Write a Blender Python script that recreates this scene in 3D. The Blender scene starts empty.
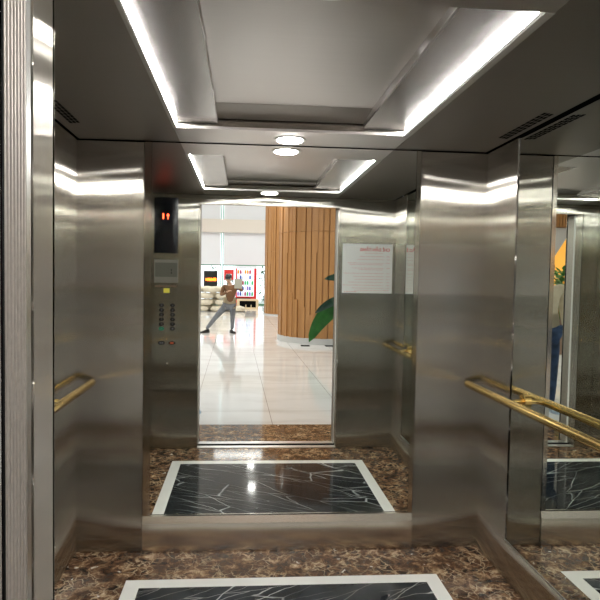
import bpy, bmesh, math, random
from mathutils import Vector, Matrix, Euler
random.seed(7)
C = bpy.context.scene
COL = C.collection
PI = math.pi
# ---------------------------------------------------------------- key dimensions (metres)
D = 2.90          # inner face of the car's back wall (y); the camera stands at y = 0 in the lobby
YF = 1.1274       # inner face of the car's front wall
WR, WL, H = 1.268, -0.833, 2.097
DL, DR, DT = -0.3655, 0.798, 2.02     # door opening
LA, LB = -0.326, 0.7695              # inner edges of the side soffits
# ---------------------------------------------------------------- camera
cam = bpy.data.cameras.new('camera'); co = bpy.data.objects.new('camera', cam); COL.objects.link(co)
cam.sensor_width = 36; cam.lens = 564.78/600*36
cam.shift_x = (300-283.8)/600; cam.shift_y = (303.44-300)/600*1.0
cam.clip_start = 0.02; cam.clip_end = 200
yaw, pit, rol = 0.0724, -0.0434, -0.0173
fwd = Vector((math.sin(yaw)*math.cos(pit), math.cos(yaw)*math.cos(pit), math.sin(pit)))
right0 = Vector((math.cos(yaw), -math.sin(yaw), 0)); up0 = right0.cross(fwd)

# image X = r*cos - u*sin ; image Y = r*sin + u*cos
rgt = right0*math.cos(rol) - up0*math.sin(rol)
upv = right0*math.sin(rol) + up0*math.cos(rol)
m = Matrix((rgt, upv, -fwd)).transposed().to_4x4()
m.translation = Vector((0, 0, 1.42)); co.matrix_world = m
C.camera = co
# ---------------------------------------------------------------- world, colour, light
C.view_settings.view_transform = 'Standard'; C.view_settings.look = 'None'
C.view_settings.gamma = 1; C.view_settings.use_curve_mapping = False
C.view_settings.exposure = 1.22
cy = C.cycles
cy.max_bounces = 24; cy.glossy_bounces = 20; cy.diffuse_bounces = 4; cy.transmission_bounces = 8
cy.caustics_reflective = True; cy.use_denoising = True; cy.blur_glossy = 0.3
cy.sample_clamp_indirect = 6
w = bpy.data.worlds.new('World'); C.world = w; w.use_nodes = True
bg = w.node_tree.nodes['Background']; bg.inputs[0].default_value = (.86, .93, 1, 1); bg.inputs[1].default_value = 1.3
def area(name, loc, sx, sy, power, col=(1, 1, 1), rot=(0, 0, 0)):
    l = bpy.data.lights.new(name, 'AREA'); l.shape = 'RECTANGLE'; l.size = sx; l.size_y = sy
    l.energy = power; l.color = col
    o = bpy.data.objects.new(name, l); COL.objects.link(o); o.location = loc; o.rotation_euler = rot
    return o
for i, (x, y) in enumerate([(-6, -12.5), (6, -12.5), (-7, -17), (7, -17), (-8, -21), (7, -21), (0, -13.5), (0, -19)]):
    area('lobby_fill_lamp', (x, y, 6.7), 2.4, 2.4, 76, (1, .98, .96))  # unseen fill lamps, added to brighten the far lobby and its blinds
LOBBY_SPOTS = [(x, y) for y in (-7.4, -9.0, -4.6, -2.2) for x in (.27, -2.6, 3.1, -5.5)]  # two are the reflected downlights; the other lamps are added fill without fixtures
for x, y in LOBBY_SPOTS:
    l = area('lobby_downlight_and_fill', (x, y, 3.535), .16, .16, 12, (1, .97, .94)); l.data.shape = 'DISK'
LED_STRENGTH = 72
SPOT_STRENGTH = 62
# ---------------------------------------------------------------- materials
def mat(name):
    mm = bpy.data.materials.new(name); mm.use_nodes = True
    nt = mm.node_tree; return mm, nt, nt.nodes['Principled BSDF']
def plain(name, col, rough=.5, metal=0, spec=.5, var=.0, vscale=30, **kw):
    mm, nt, b = mat(name)
    b.inputs['Base Color'].default_value = (*col, 1); b.inputs['Roughness'].default_value = rough
    b.inputs['Metallic'].default_value = metal; b.inputs['Specular IOR Level'].default_value = spec
    if var:
        tc = nt.nodes.new('ShaderNodeTexCoord'); n = nt.nodes.new('ShaderNodeTexNoise'); n.inputs['Scale'].default_value = vscale
        n.inputs['Detail'].default_value = 4
        r = nt.nodes.new('ShaderNodeValToRGB')
        r.color_ramp.elements[0].position = .3; r.color_ramp.elements[1].position = .7
        r.color_ramp.elements[0].color = (*[c*(1-var) for c in col], 1); r.color_ramp.elements[1].color = (*[min(1, c*(1+var)) for c in col], 1)
        nt.links.new(tc.outputs['Object'], n.inputs['Vector']); nt.links.new(n.outputs['Fac'], r.inputs[0]); nt.links.new(r.outputs[0], b.inputs['Base Color'])
    return mm
def emis(name, col, s):
    mm, nt, b = mat(name)
    b.inputs['Base Color'].default_value = (*col, 1); b.inputs['Emission Color'].default_value = (*col, 1); b.inputs['Emission Strength'].default_value = s
    return mm
def steel(name, T, streak, rough=.25, an=.92, col=(.68, .65, .585), wob=.0):
    """brushed stainless steel: T is the direction the highlights are smeared along, streak scales the grain"""
    mm, nt, pb = mat(name)
    nt.nodes.remove(pb); b = nt.nodes.new('ShaderNodeBsdfAnisotropic'); b.distribution = 'MULTI_GGX'
    nt.links.new(b.outputs[0], nt.nodes['Material Output'].inputs[0]); b.inputs['Anisotropy'].default_value = -an
    tv = nt.nodes.new('ShaderNodeCombineXYZ')
    for i in range(3): tv.inputs[i].default_value = T[i]
    nt.links.new(tv.outputs[0], b.inputs['Tangent'])
    tc = nt.nodes.new('ShaderNodeTexCoord'); mp = nt.nodes.new('ShaderNodeMapping'); mp.inputs['Scale'].default_value = streak
    n = nt.nodes.new('ShaderNodeTexNoise'); n.inputs['Scale'].default_value = 1; n.inputs['Detail'].default_value = 3
    nt.links.new(tc.outputs['Object'], mp.inputs[0]); nt.links.new(mp.outputs[0], n.inputs['Vector'])
    r = nt.nodes.new('ShaderNodeValToRGB'); e = r.color_ramp.elements
    e[0].position = .25; e[1].position = .75
    e[0].color = (*[c*.985 for c in col], 1); e[1].color = (*[min(1, c*1.015) for c in col], 1)
    nt.links.new(n.outputs['Fac'], r.inputs[0]); nt.links.new(r.outputs[0], b.inputs['Color'])
    mr = nt.nodes.new('ShaderNodeMapRange'); mr.inputs['To Min'].default_value = rough*.99; mr.inputs['To Max'].default_value = rough*1.01
    nt.links.new(n.outputs['Fac'], mr.inputs['Value']); nt.links.new(mr.outputs[0], b.inputs['Roughness'])
    # sheets are never quite flat: a very shallow long-wave bump
    if wob:
        n2 = nt.nodes.new('ShaderNodeTexNoise'); n2.inputs['Scale'].default_value = 2.2; n2.inputs['Detail'].default_value = 1
        nt.links.new(tc.outputs['Object'], n2.inputs['Vector'])
        bp = nt.nodes.new('ShaderNodeBump'); bp.inputs['Strength'].default_value = wob; bp.inputs['Distance'].default_value = .05
        nt.links.new(n2.outputs['Fac'], bp.inputs['Height']); nt.links.new(bp.outputs[0], b.inputs['Normal'])
    return mm
STB = steel('steel_cross_wall', (1, 0, 0), (1.5, 1, 160), wob=.025)
STS = steel('steel_side_wall', (0, 1, 0), (1, 1.5, 160), wob=.025)
STC = steel('steel_ceiling', (1, 0, 0), (1.5, 120, 1), rough=.30, an=.6, col=(.57, .545, .53), wob=.08)
STP = steel('steel_polished', (1, 0, 0), (5, 5, 5), rough=.12, an=.3)
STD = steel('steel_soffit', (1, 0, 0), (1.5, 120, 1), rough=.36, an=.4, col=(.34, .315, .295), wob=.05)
STK = steel('steel_skirting', (1, 0, 0), (1.5, 1, 160), rough=.27, an=.6, col=(.66, .62, .55), wob=.08)
STT = steel('steel_tray', (1, 0, 0), (1.5, 120, 1), rough=.27, an=.15, col=(.55, .53, .52), wob=.05)
LIP = plain('satin_lip', (.50, .49, .47), .45, .4)
def mirror_mat(name, col):
    mm, nt, b = mat(name)
    b.inputs['Base Color'].default_value = (*col, 1); b.inputs['Metallic'].default_value = 1; b.inputs['Roughness'].default_value = 0
    return mm
MIR = mirror_mat('mirror_glass', (.90, .93, .90)); MIR2 = mirror_mat('side_mirror_glass', (.80, .84, .79))
GOLD = plain('polished_gold', (.96, .70, .27), .14, 1)
DARK = plain('dark_gap', (.004, .004, .004), .8, 0, .1)
RUB = plain('brown_anodised', (.44, .40, .36), .5, .5, var=.10, vscale=60)
ALU = plain('bright_aluminium', (.80, .80, .78), .28, 1)
WHITE = plain('white_paint', (.80, .80, .78), .6)
WALLW = plain('white_wall', (.74, .75, .76), .7)
BEIGE = plain('beige_beam', (.76, .70, .63), .7)
def ramp(nt, src, stops):
    r = nt.nodes.new('ShaderNodeValToRGB'); e = r.color_ramp.elements
    while len(e) < len(stops): e.new(.5)
    for k, (p, c) in enumerate(stops): e[k].position = p; e[k].color = (*c, 1) if len(c) == 3 else c
    nt.links.new(src, r.inputs[0]); return r
def mixc(nt, a, b_, f, mode='MIX'):
    mx = nt.nodes.new('ShaderNodeMix'); mx.data_type = 'RGBA'; mx.blend_type = mode
    if hasattr(f, 'links'): nt.links.new(f, mx.inputs[0])
    else: mx.inputs[0].default_value = f
    for s, i in ((a, 6), (b_, 7)):
        if hasattr(s, 'links'): nt.links.new(s, mx.inputs[i])
        else: mx.inputs[i].default_value = (*s, 1)
    return mx.outputs[2]
def warp(nt, tc, scale, amt):
    n = nt.nodes.new('ShaderNodeTexNoise'); n.inputs['Scale'].default_value = scale; n.inputs['Detail'].default_value = 4
    nt.links.new(tc.outputs['Object'], n.inputs['Vector'])
    s = nt.nodes.new('ShaderNodeVectorMath'); s.operation = 'MULTIPLY_ADD'; s.inputs[1].default_value = (amt,)*3
    nt.links.new(n.outputs['Color'], s.inputs[0]); nt.links.new(tc.outputs['Object'], s.inputs[2]); return s.outputs[0]
def emperador():
    mm, nt, b = mat('brown_emperador_marble'); tc = nt.nodes.new('ShaderNodeTexCoord')
    wv = warp(nt, tc, 13, .12)
    n = nt.nodes.new('ShaderNodeTexNoise'); n.inputs['Scale'].default_value = 17; n.inputs['Detail'].default_value = 9; n.inputs['Roughness'].default_value = .72
    nt.links.new(wv, n.inputs['Vector'])
    base = ramp(nt, n.outputs['Fac'], [(.38, (.025, .010, .005)), (.50, (.10, .048, .024)), (.57, (.24, .13, .065)), (.65, (.55, .38, .23)), (.74, (.88, .76, .58))])
    v = nt.nodes.new('ShaderNodeTexVoronoi'); v.feature = 'DISTANCE_TO_EDGE'; v.inputs['Scale'].default_value = 20
    nt.links.new(wv, v.inputs['Vector'])
    ve = ramp(nt, v.outputs['Distance'], [(0, (1, 1, 1)), (.045, (.25, .25, .25)), (.10, (0, 0, 0))])
    n2 = nt.nodes.new('ShaderNodeTexNoise'); n2.inputs['Scale'].default_value = 6; n2.inputs['Detail'].default_value = 2
    nt.links.new(tc.outputs['Object'], n2.inputs['Vector'])
    g = ramp(nt, n2.outputs['Fac'], [(.40, (0, 0, 0)), (.58, (.95, .95, .95))])
    fac = mixc(nt, ve.outputs[0], g.outputs[0], 1.0, 'MULTIPLY')
    c1 = mixc(nt, base.outputs[0], (.62, .46, .29), fac)
    n3 = nt.nodes.new('ShaderNodeTexNoise'); n3.inputs['Scale'].default_value = 15; n3.inputs['Detail'].default_value = 3
    mp = nt.nodes.new('ShaderNodeMapping'); mp.inputs['Location'].default_value = (4, 7, 1); nt.links.new(wv, mp.inputs[0]); nt.links.new(mp.outputs[0], n3.inputs['Vector'])
    w3 = ramp(nt, n3.outputs['Fac'], [(.69, (0, 0, 0)), (.73, (1, 1, 1))])
    c2 = mixc(nt, c1, (.86, .80, .70), w3.outputs[0])
    nt.links.new(c2, b.inputs['Base Color']); b.inputs['Roughness'].default_value = .07; b.inputs['Specular IOR Level'].default_value = .3
    return mm
def marquina():
    mm, nt, b = mat('black_veined_marble'); tc = nt.nodes.new('ShaderNodeTexCoord')
    wv = warp(nt, tc, 5, .06)
    def veins(scale, width, stretch, loc):
        mp = nt.nodes.new('ShaderNodeMapping'); mp.inputs['Scale'].default_value = stretch; mp.inputs['Location'].default_value = loc
        vr = nt.nodes.new('ShaderNodeVectorRotate'); vr.rotation_type = 'Z_AXIS'; vr.inputs['Angle'].default_value = loc[0]*.12-.62
        nt.links.new(wv, vr.inputs['Vector']); nt.links.new(vr.outputs[0], mp.inputs[0])
        v = nt.nodes.new('ShaderNodeTexVoronoi'); v.feature = 'DISTANCE_TO_EDGE'; v.inputs['Scale'].default_value = scale
        nt.links.new(mp.outputs[0], v.inputs['Vector'])
        return ramp(nt, v.outputs['Distance'], [(0, (1, 1, 1)), (width, (0, 0, 0))])
    n2 = nt.nodes.new('ShaderNodeTexNoise'); n2.inputs['Scale'].default_value = 3.0; n2.inputs['Detail'].default_value = 2
    nt.links.new(tc.outputs['Object'], n2.inputs['Vector'])
    g = ramp(nt, n2.outputs['Fac'], [(.40, (0, 0, 0)), (.60, (1, 1, 1))])
    a = veins(1.5, .010, (.7, 3.4, 1), (.3, .1, 0)); a2 = veins(2.4, .012, (.6, 4.6, 1), (2.2, 1.1, 0))
    f1 = mixc(nt, a.outputs[0], g.outputs[0], .8, 'MULTIPLY'); f2 = mixc(nt, a2.outputs[0], g.outputs[0], 1.0, 'MULTIPLY')
    f = mixc(nt, f1, f2, .8, 'ADD')
    n = nt.nodes.new('ShaderNodeTexNoise'); n.inputs['Scale'].default_value = 5; n.inputs['Detail'].default_value = 5; nt.links.new(tc.outputs['Object'], n.inputs['Vector'])
    base = ramp(nt, n.outputs['Fac'], [(.3, (.008, .010, .013)), (.75, (.035, .042, .05))])
    c = mixc(nt, base.outputs[0], (.75, .77, .76), f)
    nt.links.new(c, b.inputs['Base Color']); b.inputs['Roughness'].default_value = .06; b.inputs['Specular IOR Level'].default_value = .2
    return mm
def lobby_marble():
    mm, nt, b = mat('white_marble_tiles'); tc = nt.nodes.new('ShaderNodeTexCoord')
    mp0 = nt.nodes.new('ShaderNodeMapping'); mp0.inputs['Location'].default_value = (.5, .2, 0); mp0.inputs['Rotation'].default_value = (0, 0, .015)
    nt.links.new(tc.outputs['Object'], mp0.inputs[0])
    br = nt.nodes.new('ShaderNodeTexBrick'); br.offset = 0; br.inputs['Scale'].default_value = 1
    br.inputs['Mortar Size'].default_value = .004; br.inputs['Brick Width'].default_value = .8; br.inputs['Row Height'].default_value = 1.6
    br.inputs['Color1'].default_value = (1, 1, 1, 1); br.inputs['Color2'].default_value = (1, 1, 1, 1); br.inputs['Mortar'].default_value = (.45, .43, .40, 1)
    br.inputs['Mortar Smooth'].default_value = .4
    nt.links.new(mp0.outputs[0], br.inputs['Vector'])
    mp = nt.nodes.new('ShaderNodeMapping'); mp.inputs['Scale'].default_value = (.6, 2.4, 1); mp.inputs['Rotation'].default_value = (0, 0, .2); nt.links.new(warp(nt, tc, 1.2, .5), mp.inputs[0])
    n = nt.nodes.new('ShaderNodeTexNoise'); n.inputs['Scale'].default_value = 1.6; n.inputs['Detail'].default_value = 6; nt.links.new(mp.outputs[0], n.inputs['Vector'])
    r = ramp(nt, n.outputs['Fac'], [(.35, (.70, .68, .66)), (.55, (.79, .78, .765)), (.75, (.83, .82, .81))])
    c = mixc(nt, r.outputs[0], br.outputs['Color'], 1.0, 'MULTIPLY')
    nt.links.new(c, b.inputs['Base Color']); b.inputs['Roughness'].default_value = .07
    return mm
def wood():
    mm, nt, b = mat('honey_wood'); tc = nt.nodes.new('ShaderNodeTexCoord')
    mp = nt.nodes.new('ShaderNodeMapping'); mp.inputs['Scale'].default_value = (7, 7, .7); nt.links.new(tc.outputs['Object'], mp.inputs[0])
    n = nt.nodes.new('ShaderNodeTexNoise'); n.inputs['Scale'].default_value = 3; n.inputs['Detail'].default_value = 5; nt.links.new(mp.outputs[0], n.inputs['Vector'])
    r = ramp(nt, n.outputs['Fac'], [(.3, (.40, .19, .065)), (.55, (.44, .215, .072)), (.8, (.50, .255, .09))])
    nt.links.new(r.outputs[0], b.inputs['Base Color']); b.inputs['Roughness'].default_value = .42
    return mm
EMP, MRQ, LOBF, WOOD = emperador(), marquina(), lobby_marble(), wood()
INLAYW = plain('white_stone', (.94, .94, .91), .12, var=.03, vscale=8)
# ---------------------------------------------------------------- helpers
def box(bm, x0, y0, z0, x1, y1, z1, bev=0):
    vs = [bm.verts.new((x, y, z)) for x in (x0, x1) for y in (y0, y1) for z in (z0, z1)]
    fs = [(0, 1, 3, 2), (4, 6, 7, 5), (0, 4, 5, 1), (2, 3, 7, 6), (0, 2, 6, 4), (1, 5, 7, 3)]
    ff = [bm.faces.new([vs[i] for i in f]) for f in fs]
    if bev:
        es = list({e for f in ff for e in f.edges})
        bmesh.ops.bevel(bm, geom=es, offset=bev, segments=2, affect='EDGES')
    return vs
def prism(bm, pts, axis, a, b):
    """polygon pts in the plane across axis, extruded from a to b"""
    def P(u, v, t): return {'x': (t, u, v), 'y': (u, t, v), 'z': (u, v, t)}[axis]
    A = [bm.verts.new(P(u, v, a)) for u, v in pts]; B = [bm.verts.new(P(u, v, b)) for u, v in pts]
    n = len(pts)
    bm.faces.new(A); bm.faces.new(B[::-1])
    for i in range(n): bm.faces.new((A[i], B[i], B[(i+1) % n], A[(i+1) % n]))
def tube(bm, pts, rad, seg=12, caps=True):
    pts = [Vector(p) for p in pts]; n = len(pts)
    rads = rad if isinstance(rad, (list, tuple)) else [rad]*n
    rings = []; ref = None
    for i, p in enumerate(pts):
        t = (pts[min(i+1, n-1)]-pts[max(i-1, 0)]).normalized()
        if ref is None: ref = Vector((0, 0, 1)) if abs(t.z) < .9 else Vector((1, 0, 0))
        u = (ref - t*ref.dot(t)).normalized(); v = t.cross(u); ref = u
        rings.append([bm.verts.new(p+(u*math.cos(2*PI*k/seg)+v*math.sin(2*PI*k/seg))*rads[i]) for k in range(seg)])
    for a, b in zip(rings, rings[1:]):
        for k in range(seg): bm.faces.new((a[k], a[(k+1) % seg], b[(k+1) % seg], b[k]))
    if caps: bm.faces.new(rings[0][::-1]); bm.faces.new(rings[-1])
def lathe(bm, prof, c, seg=32):
    rings = [[bm.verts.new((c[0]+r*math.cos(2*PI*k/seg), c[1]+r*math.sin(2*PI*k/seg), c[2]+z)) for k in range(seg)] for r, z in prof]
    for a, b in zip(rings, rings[1:]):
        for k in range(seg): bm.faces.new((a[k], a[(k+1) % seg], b[(k+1) % seg], b[k]))
    bm.faces.new(rings[0][::-1]); bm.faces.new(rings[-1])
def wpos(p):
    v = Vector((0, 0, 0))
    while p: v += p.location; p = p.parent
    return v
def obj(name, bm, m, parent=None, smooth=False, org=None):
    """world-space bmesh -> one mesh object; org = where a parentless object's origin goes"""
    bmesh.ops.recalc_face_normals(bm, faces=bm.faces)
    off = wpos(parent) if parent else (Vector(org) if org is not None else Vector((0, 0, 0)))
    bmesh.ops.translate(bm, vec=-off, verts=bm.verts)
    me = bpy.data.meshes.new(name); bm.to_mesh(me); bm.free()
    for mm in (m if isinstance(m, list) else [m]): me.materials.append(mm)
    if smooth:
        for p in me.polygons: p.use_smooth = True
        try: me.set_sharp_from_angle(angle=math.radians(40))
        except Exception: pass
    o = bpy.data.objects.new(name, me); COL.objects.link(o)
    if parent: o.parent = parent
    elif org is not None: o.location = org
    return o
def bobj(name, m, parent, *boxes, bev=0, org=None):
    bm = bmesh.new()
    for b in boxes: box(bm, *b, bev=bev)
    return obj(name, bm, m, parent, org=org)
def struct(name, m, *boxes, parent=None):
    o = bobj(name, m, parent, *boxes)
    if not parent: o['kind'] = 'structure'
    return o
def sroot(name, loc=(0, 0, 0)):
    o = bpy.data.objects.new(name, None); COL.objects.link(o); o.location = loc; o['kind'] = 'structure'; o.empty_display_size = .05; return o
def tag(o, label, cat, group=None, kind=None):
    o['label'] = label; o['category'] = cat
    if group: o['group'] = group
    if kind: o['kind'] = kind
    return o
def thing(name, label, cat, loc=(0, 0, 0), group=None):
    o = bpy.data.objects.new(name, None); COL.objects.link(o); o.location = loc; o.empty_display_size = .05
    return tag(o, label, cat, group)
def text_bm(s, size, loc, rot, bold=.0, depth=.0006, align='LEFT'):
    cu = bpy.data.curves.new('tmp', 'FONT'); cu.body = s; cu.size = size; cu.extrude = depth; cu.offset = bold; cu.align_x = align
    o = bpy.data.objects.new('tmp', cu); COL.objects.link(o)
    bpy.context.view_layer.update()
    me = bpy.data.meshes.new_from_object(o.evaluated_get(bpy.context.evaluated_depsgraph_get()))
    bm = bmesh.new(); bm.from_mesh(me)
    bm.transform(Matrix.Translation(loc) @ Euler(rot).to_matrix().to_4x4())
    bpy.data.objects.remove(o); bpy.data.curves.remove(cu); bpy.data.meshes.remove(me)
    return bm
def skin_bm(verts, edges, radii, sub=2):
    me = bpy.data.meshes.new('tmp'); me.from_pydata([tuple(v) for v in verts], edges, [])
    o = bpy.data.objects.new('tmp', me); COL.objects.link(o)
    sk = o.modifiers.new('s', 'SKIN'); sk.use_smooth_shade = True
    for i, r in enumerate(radii):
        d = me.skin_vertices[0].data[i]; d.radius = r if isinstance(r, tuple) else (r, r); d.use_root = (i == 0)
    s = o.modifiers.new('u', 'SUBSURF'); s.levels = sub; s.render_levels = sub
    bpy.context.view_layer.update()
    e = bpy.data.meshes.new_from_object(o.evaluated_get(bpy.context.evaluated_depsgraph_get()))
    bm = bmesh.new(); bm.from_mesh(e)
    bpy.data.objects.remove(o); bpy.data.meshes.remove(me); bpy.data.meshes.remove(e)
    return bm
# ================================================================ CAR SHELL
# floor: brown marble with a white-bordered black inlay
fl = struct('floor', EMP, (WL-.06, .87, -.05, WR+.06, D+.06, 0))
IX0, IX1, IY0, IY1, BW = -.525, .955, 1.452, 2.622, .070
bm = bmesh.new(); e = .0015
for b in ((IX0, IY0, -.02, IX1, IY0+BW, e), (IX0, IY1-BW, -.02, IX1, IY1, e), (IX0, IY0+BW, -.02, IX0+BW, IY1-BW, e), (IX1-BW, IY0+BW, -.02, IX1, IY1-BW, e)): box(bm, *b)
o = obj('white_border', bm, INLAYW, fl); o['label'] = 'white stone border band'
o = bobj('black_inlay', MRQ, fl, (IX0+BW, IY0+BW, -.02, IX1-BW, IY1-BW, e)); o['label'] = 'black marble inlay with white veins'
# back wall
wb = struct('wall_back', DARK, (WL-.06, D+.03, 0, WR+.06, D+.06, 2.35))
XM0, XM1 = -.5, .912
def back_panel(name, x0, x1):
    return bobj(name, STB, wb, (x0, D, .003, x1, D+.03, H-.006), bev=.0012)
back_panel('steel_panel', WL-.05, XM0-.002); back_panel('steel_panel', XM1+.002, WR+.03)
bm = bmesh.new(); prism(bm, [(D+.03, .003), (D-.012, .003), (D-.012, .150), (D+.0, .187), (D+.03, .187)], 'x', XM0, XM1)
obj('steel_skirting', bm, STK, wb)
# mirror on the back wall
t = thing('wall_mirror', 'large rectangular mirror in the middle of the lift back wall reflecting the doorway', 'mirror', (.2, D, .19))
bobj('mirror_glass', MIR, t, (-.464, D, .19, .889, D+.012, H-.004))
bobj('edge_trim', STP, t, (XM0, D-.003, .19, -.464, D+.014, H-.004), (.889, D-.003, .19, XM1, D+.014, H-.004), (-.464, D-.004, .187, .889, D+.013, .1945))
# side walls: steel end strips, skirting, tall mirror between
TILT = 0.0
def side_wall(name, X, s):
    """s = +1 right, -1 left; steel strips, skirting and backing"""
    wl = struct(name, DARK, (X+s*.060, YF, 0, X+s*.09, D+.03, 2.35))
    ys0, ys1 = 1.436, 2.572
    def xb(a, b): return (min(a, b), max(a, b))
    x0, x1 = xb(X, X+s*.058)
    bobj('steel_strip', STS, wl, (x0, ys1, .003, x1, D-.0005, H-.004)); bobj('steel_strip', STS, wl, (x0, YF, .003, x1, ys0, H-.004))
    bm = bmesh.new(); p = [(X+s*.058, .003), (X, .003), (X, .186), (X+s*.004, .190), (X+s*.058, .190)]
    prism(bm, p, 'y', ys0, ys1); obj('steel_skirting', bm, STS, wl)
    bobj('steel_edge', ALU, wl, (*xb(X-s*.001, X+s*.003)[:1], ys0, .1885, xb(X-s*.001, X+s*.003)[1], ys1, .1915))
    return wl
wr = side_wall('wall_right', WR, 1); wl_ = side_wall('wall_left', WL, -1)
def side_mirror(X, s, label, tilt):
    t = thing('side_mirror', label, 'mirror', (X, 2.0, .19))
    ya, yb = 1.450, 2.556
    xa, xb_ = X+s*(.001+tilt*(D-ya)), X+s*(.001+tilt*(D-yb))
    bm = bmesh.new(); prism(bm, [(xa, ya), (xb_, yb), (xb_+s*.006, yb), (xa+s*.006, ya)], 'z', .192, H-.012)
    obj('mirror_glass', bm, MIR2, t)
    return t
side_mirror(WR, 1, 'tall mirror on the right side wall of the lift behind the gold handrail', TILT)
side_mirror(WL, -1, 'tall mirror on the left side wall of the lift beyond the door jamb', 0.0)
# front wall of the car
wf = struct('wall_front', DARK, (WL-.06, YF-.035, 0, DL-.005, YF-.012, 2.35), (DR+.005, YF-.035, 0, WR+.06, YF-.012, 2.35), (DL-.005, YF-.035, DT+.004, DR+.005, YF-.012, 2.35))
bobj('steel_return', STB, wf, (WL-.05, YF-.012, .003, DL, YF, H-.03), bev=.0015)
bobj('steel_return', STB, wf, (DR, YF-.012, .003, WR+.03, YF, H-.03), bev=.0015)
bobj('steel_header', STB, wf, (DL, YF-.05, DT, DR, YF, H-.03))
bobj('steel_frieze', STB, wf, (WL-.05, YF-.02, H-.027, WR+.03, YF-.006, H-.002))
# door jambs, car door edges, sill and landing frame
for s, X, nm in ((-1, DL, 'left'), (1, DR, 'right')):
    d = sroot('door_1' if s < 0 else 'door_2', (X, .99, 0))
    def bx(a, b): return (min(a, b), max(a, b))
    x0, x1 = bx(X, X+s*.05)
    bobj('steel_jamb', STS, d, (x0, 1.018, .0, x1, YF-.0005, DT))
    x0, x1 = bx(X+s*.001, X+s*.05)
    bobj('bright_jamb_edge', ALU, d, (x0, .985, 0, x1, 1.012, DT), bev=.004)
    x0, x1 = bx(X+s*.004, X+s*.05)
    bobj('ribbed_door_edge', RUB, d, (x0, .892, 0, x1, .985, DT))
    bm = bmesh.new()
    for k in range(7):
        y = .900+k*.0132; tube(bm, [(X+s*.004, y, 0), (X+s*.004, y, DT)], .0056, 10)
    obj('edge_rib', bm, RUB, d, smooth=True)
    x0, x1 = bx(X-s*.002, X+s*.04)
    bobj('door_seal', DARK, d, (x0+.001, .884, 0, x1, .892, DT))
    x0, x1 = bx(X, X+s*.20)
    bobj('landing_frame', STS, d, (x0, .872, 0, x1, .884, 2.3), bev=.002)
struct('wall_lobby_lift', WALLW, (-14, .88, 0, DL-.20, 1.09, 3.55), (DR+.20, .88, 0, 10, 1.09, 3.55), (DL-.20, .88, 2.3, DR+.20, 1.09, 3.55))
bobj('steel_lintel', STB, sroot('trim_1'), (DL, .872, DT+.03, DR, 1.07, 2.3))
sl = sroot('trim_2')
bobj('sill_rail', ALU, sl, (DL, 1.062, -.01, DR, 1.118, .004), (DL, .975, -.01, DR, 1.002, .004), (DL, .935, -.01, DR, .965, .003))
bobj('sill_groove', DARK, sl, (DL, 1.003, -.01, DR, 1.061, .0015))
struct('trim_3', EMP, (-3, .356, -.05, 3, .87, 0.0005))
# ---------------------------------------------------------------- ceiling: soffit frame with a stepped recess
ce = struct('ceiling', DARK, (WL-.06, YF-.03, H+.16, WR+.06, D+.03, H+.20))
RY0, RY1 = 1.392, 2.622      # recess, front and rear
PZ = H+.024                  # side panels
S = .012
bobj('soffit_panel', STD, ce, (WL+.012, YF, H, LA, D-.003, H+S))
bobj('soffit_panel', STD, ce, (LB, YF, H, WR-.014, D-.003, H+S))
bobj('soffit_panel', STC, ce, (LA+.001, RY1, H, LB-.001, D-.003, H+S))
bobj('soffit_panel', STC, ce, (LA+.001, YF, H, LB-.001, RY0, H+S))
bobj('recess_riser', STB, ce, (LA, RY1, H+S, LB, RY1+.01, H+.16)); bobj('recess_riser', STB, ce, (LA, RY0-.01, H+S, LB, RY0, H+.16))
# bright lips of the light coves
bobj('cove_lip', LIP, ce, (LA, RY0, H-.002, LA+.013, RY1, H+.011)); bobj('cove_lip', LIP, ce, (LB-.026, RY0, H-.002, LB, RY1, H+.011))
bobj('cove_lip', LIP, ce, (LA-.004, RY0, H+.012, LA+.002, RY1, H+.16)); bobj('cove_lip', LIP, ce, (LB-.002, RY0, H+.012, LB+.004, RY1, H+.16))
CX0, CX1, CY0, CY1, CZ = -.126, .544, 1.47, 2.43, H+.062
bobj('side_tray', STT, ce, (LA+.002, RY0+.03, PZ, CX0, RY1-.012, PZ+.010)); bobj('side_tray', STT, ce, (CX1, RY0+.03, PZ, LB-.002, RY1-.012, PZ+.010))
bobj('centre_panel', STC, ce, (CX0-.02, CY0-.02, CZ, CX1+.02, CY1+.02, CZ+.01))
bobj('recess_side', STC, ce, (CX0-.006, CY0-.06, PZ+.0101, CX0, RY1-.012, CZ), (CX1, CY0-.06, PZ+.0101, CX1+.006, RY1-.012, CZ))
for ya, yb in ((CY1, RY1-.014), (CY0, RY0+.02)):
    bm = bmesh.new(); prism(bm, [(ya, CZ-.001), (yb, H+.044), (yb, H+.05), (ya, CZ+.006)], 'x', CX0, CX1); obj('recess_shade_band', bm, STD, ce)  # sloped strip in darker steel: the panel's shadow and dark reflection put into colour
bobj('tray_backing', STC, ce, (LA+.002, RY1-.012, H+.055, LB-.002, RY1, H+.06), (LA+.002, RY0, H+.052, LB-.002, RY0+.035, H+.06))
LEDM = emis('cove_light', (1, .985, .96), LED_STRENGTH)
for X0, X1, lab in ((LA+.0105, LA+.013, 'white light strip along the left edge of the ceiling recess'), (LB-.026, LB-.0235, 'white light strip along the right edge of the ceiling recess')):
    o = bobj('light_strip', LEDM, None, (X0, RY0+.04, H+.0115, X1, RY1-.014, H+.0235), org=((X0+X1)/2, 2.0, H+.02)); tag(o, lab, 'light', 'light strips in the ceiling coves')
SPM = emis('downlight_lens', (1, .985, .95), SPOT_STRENGTH)
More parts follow.
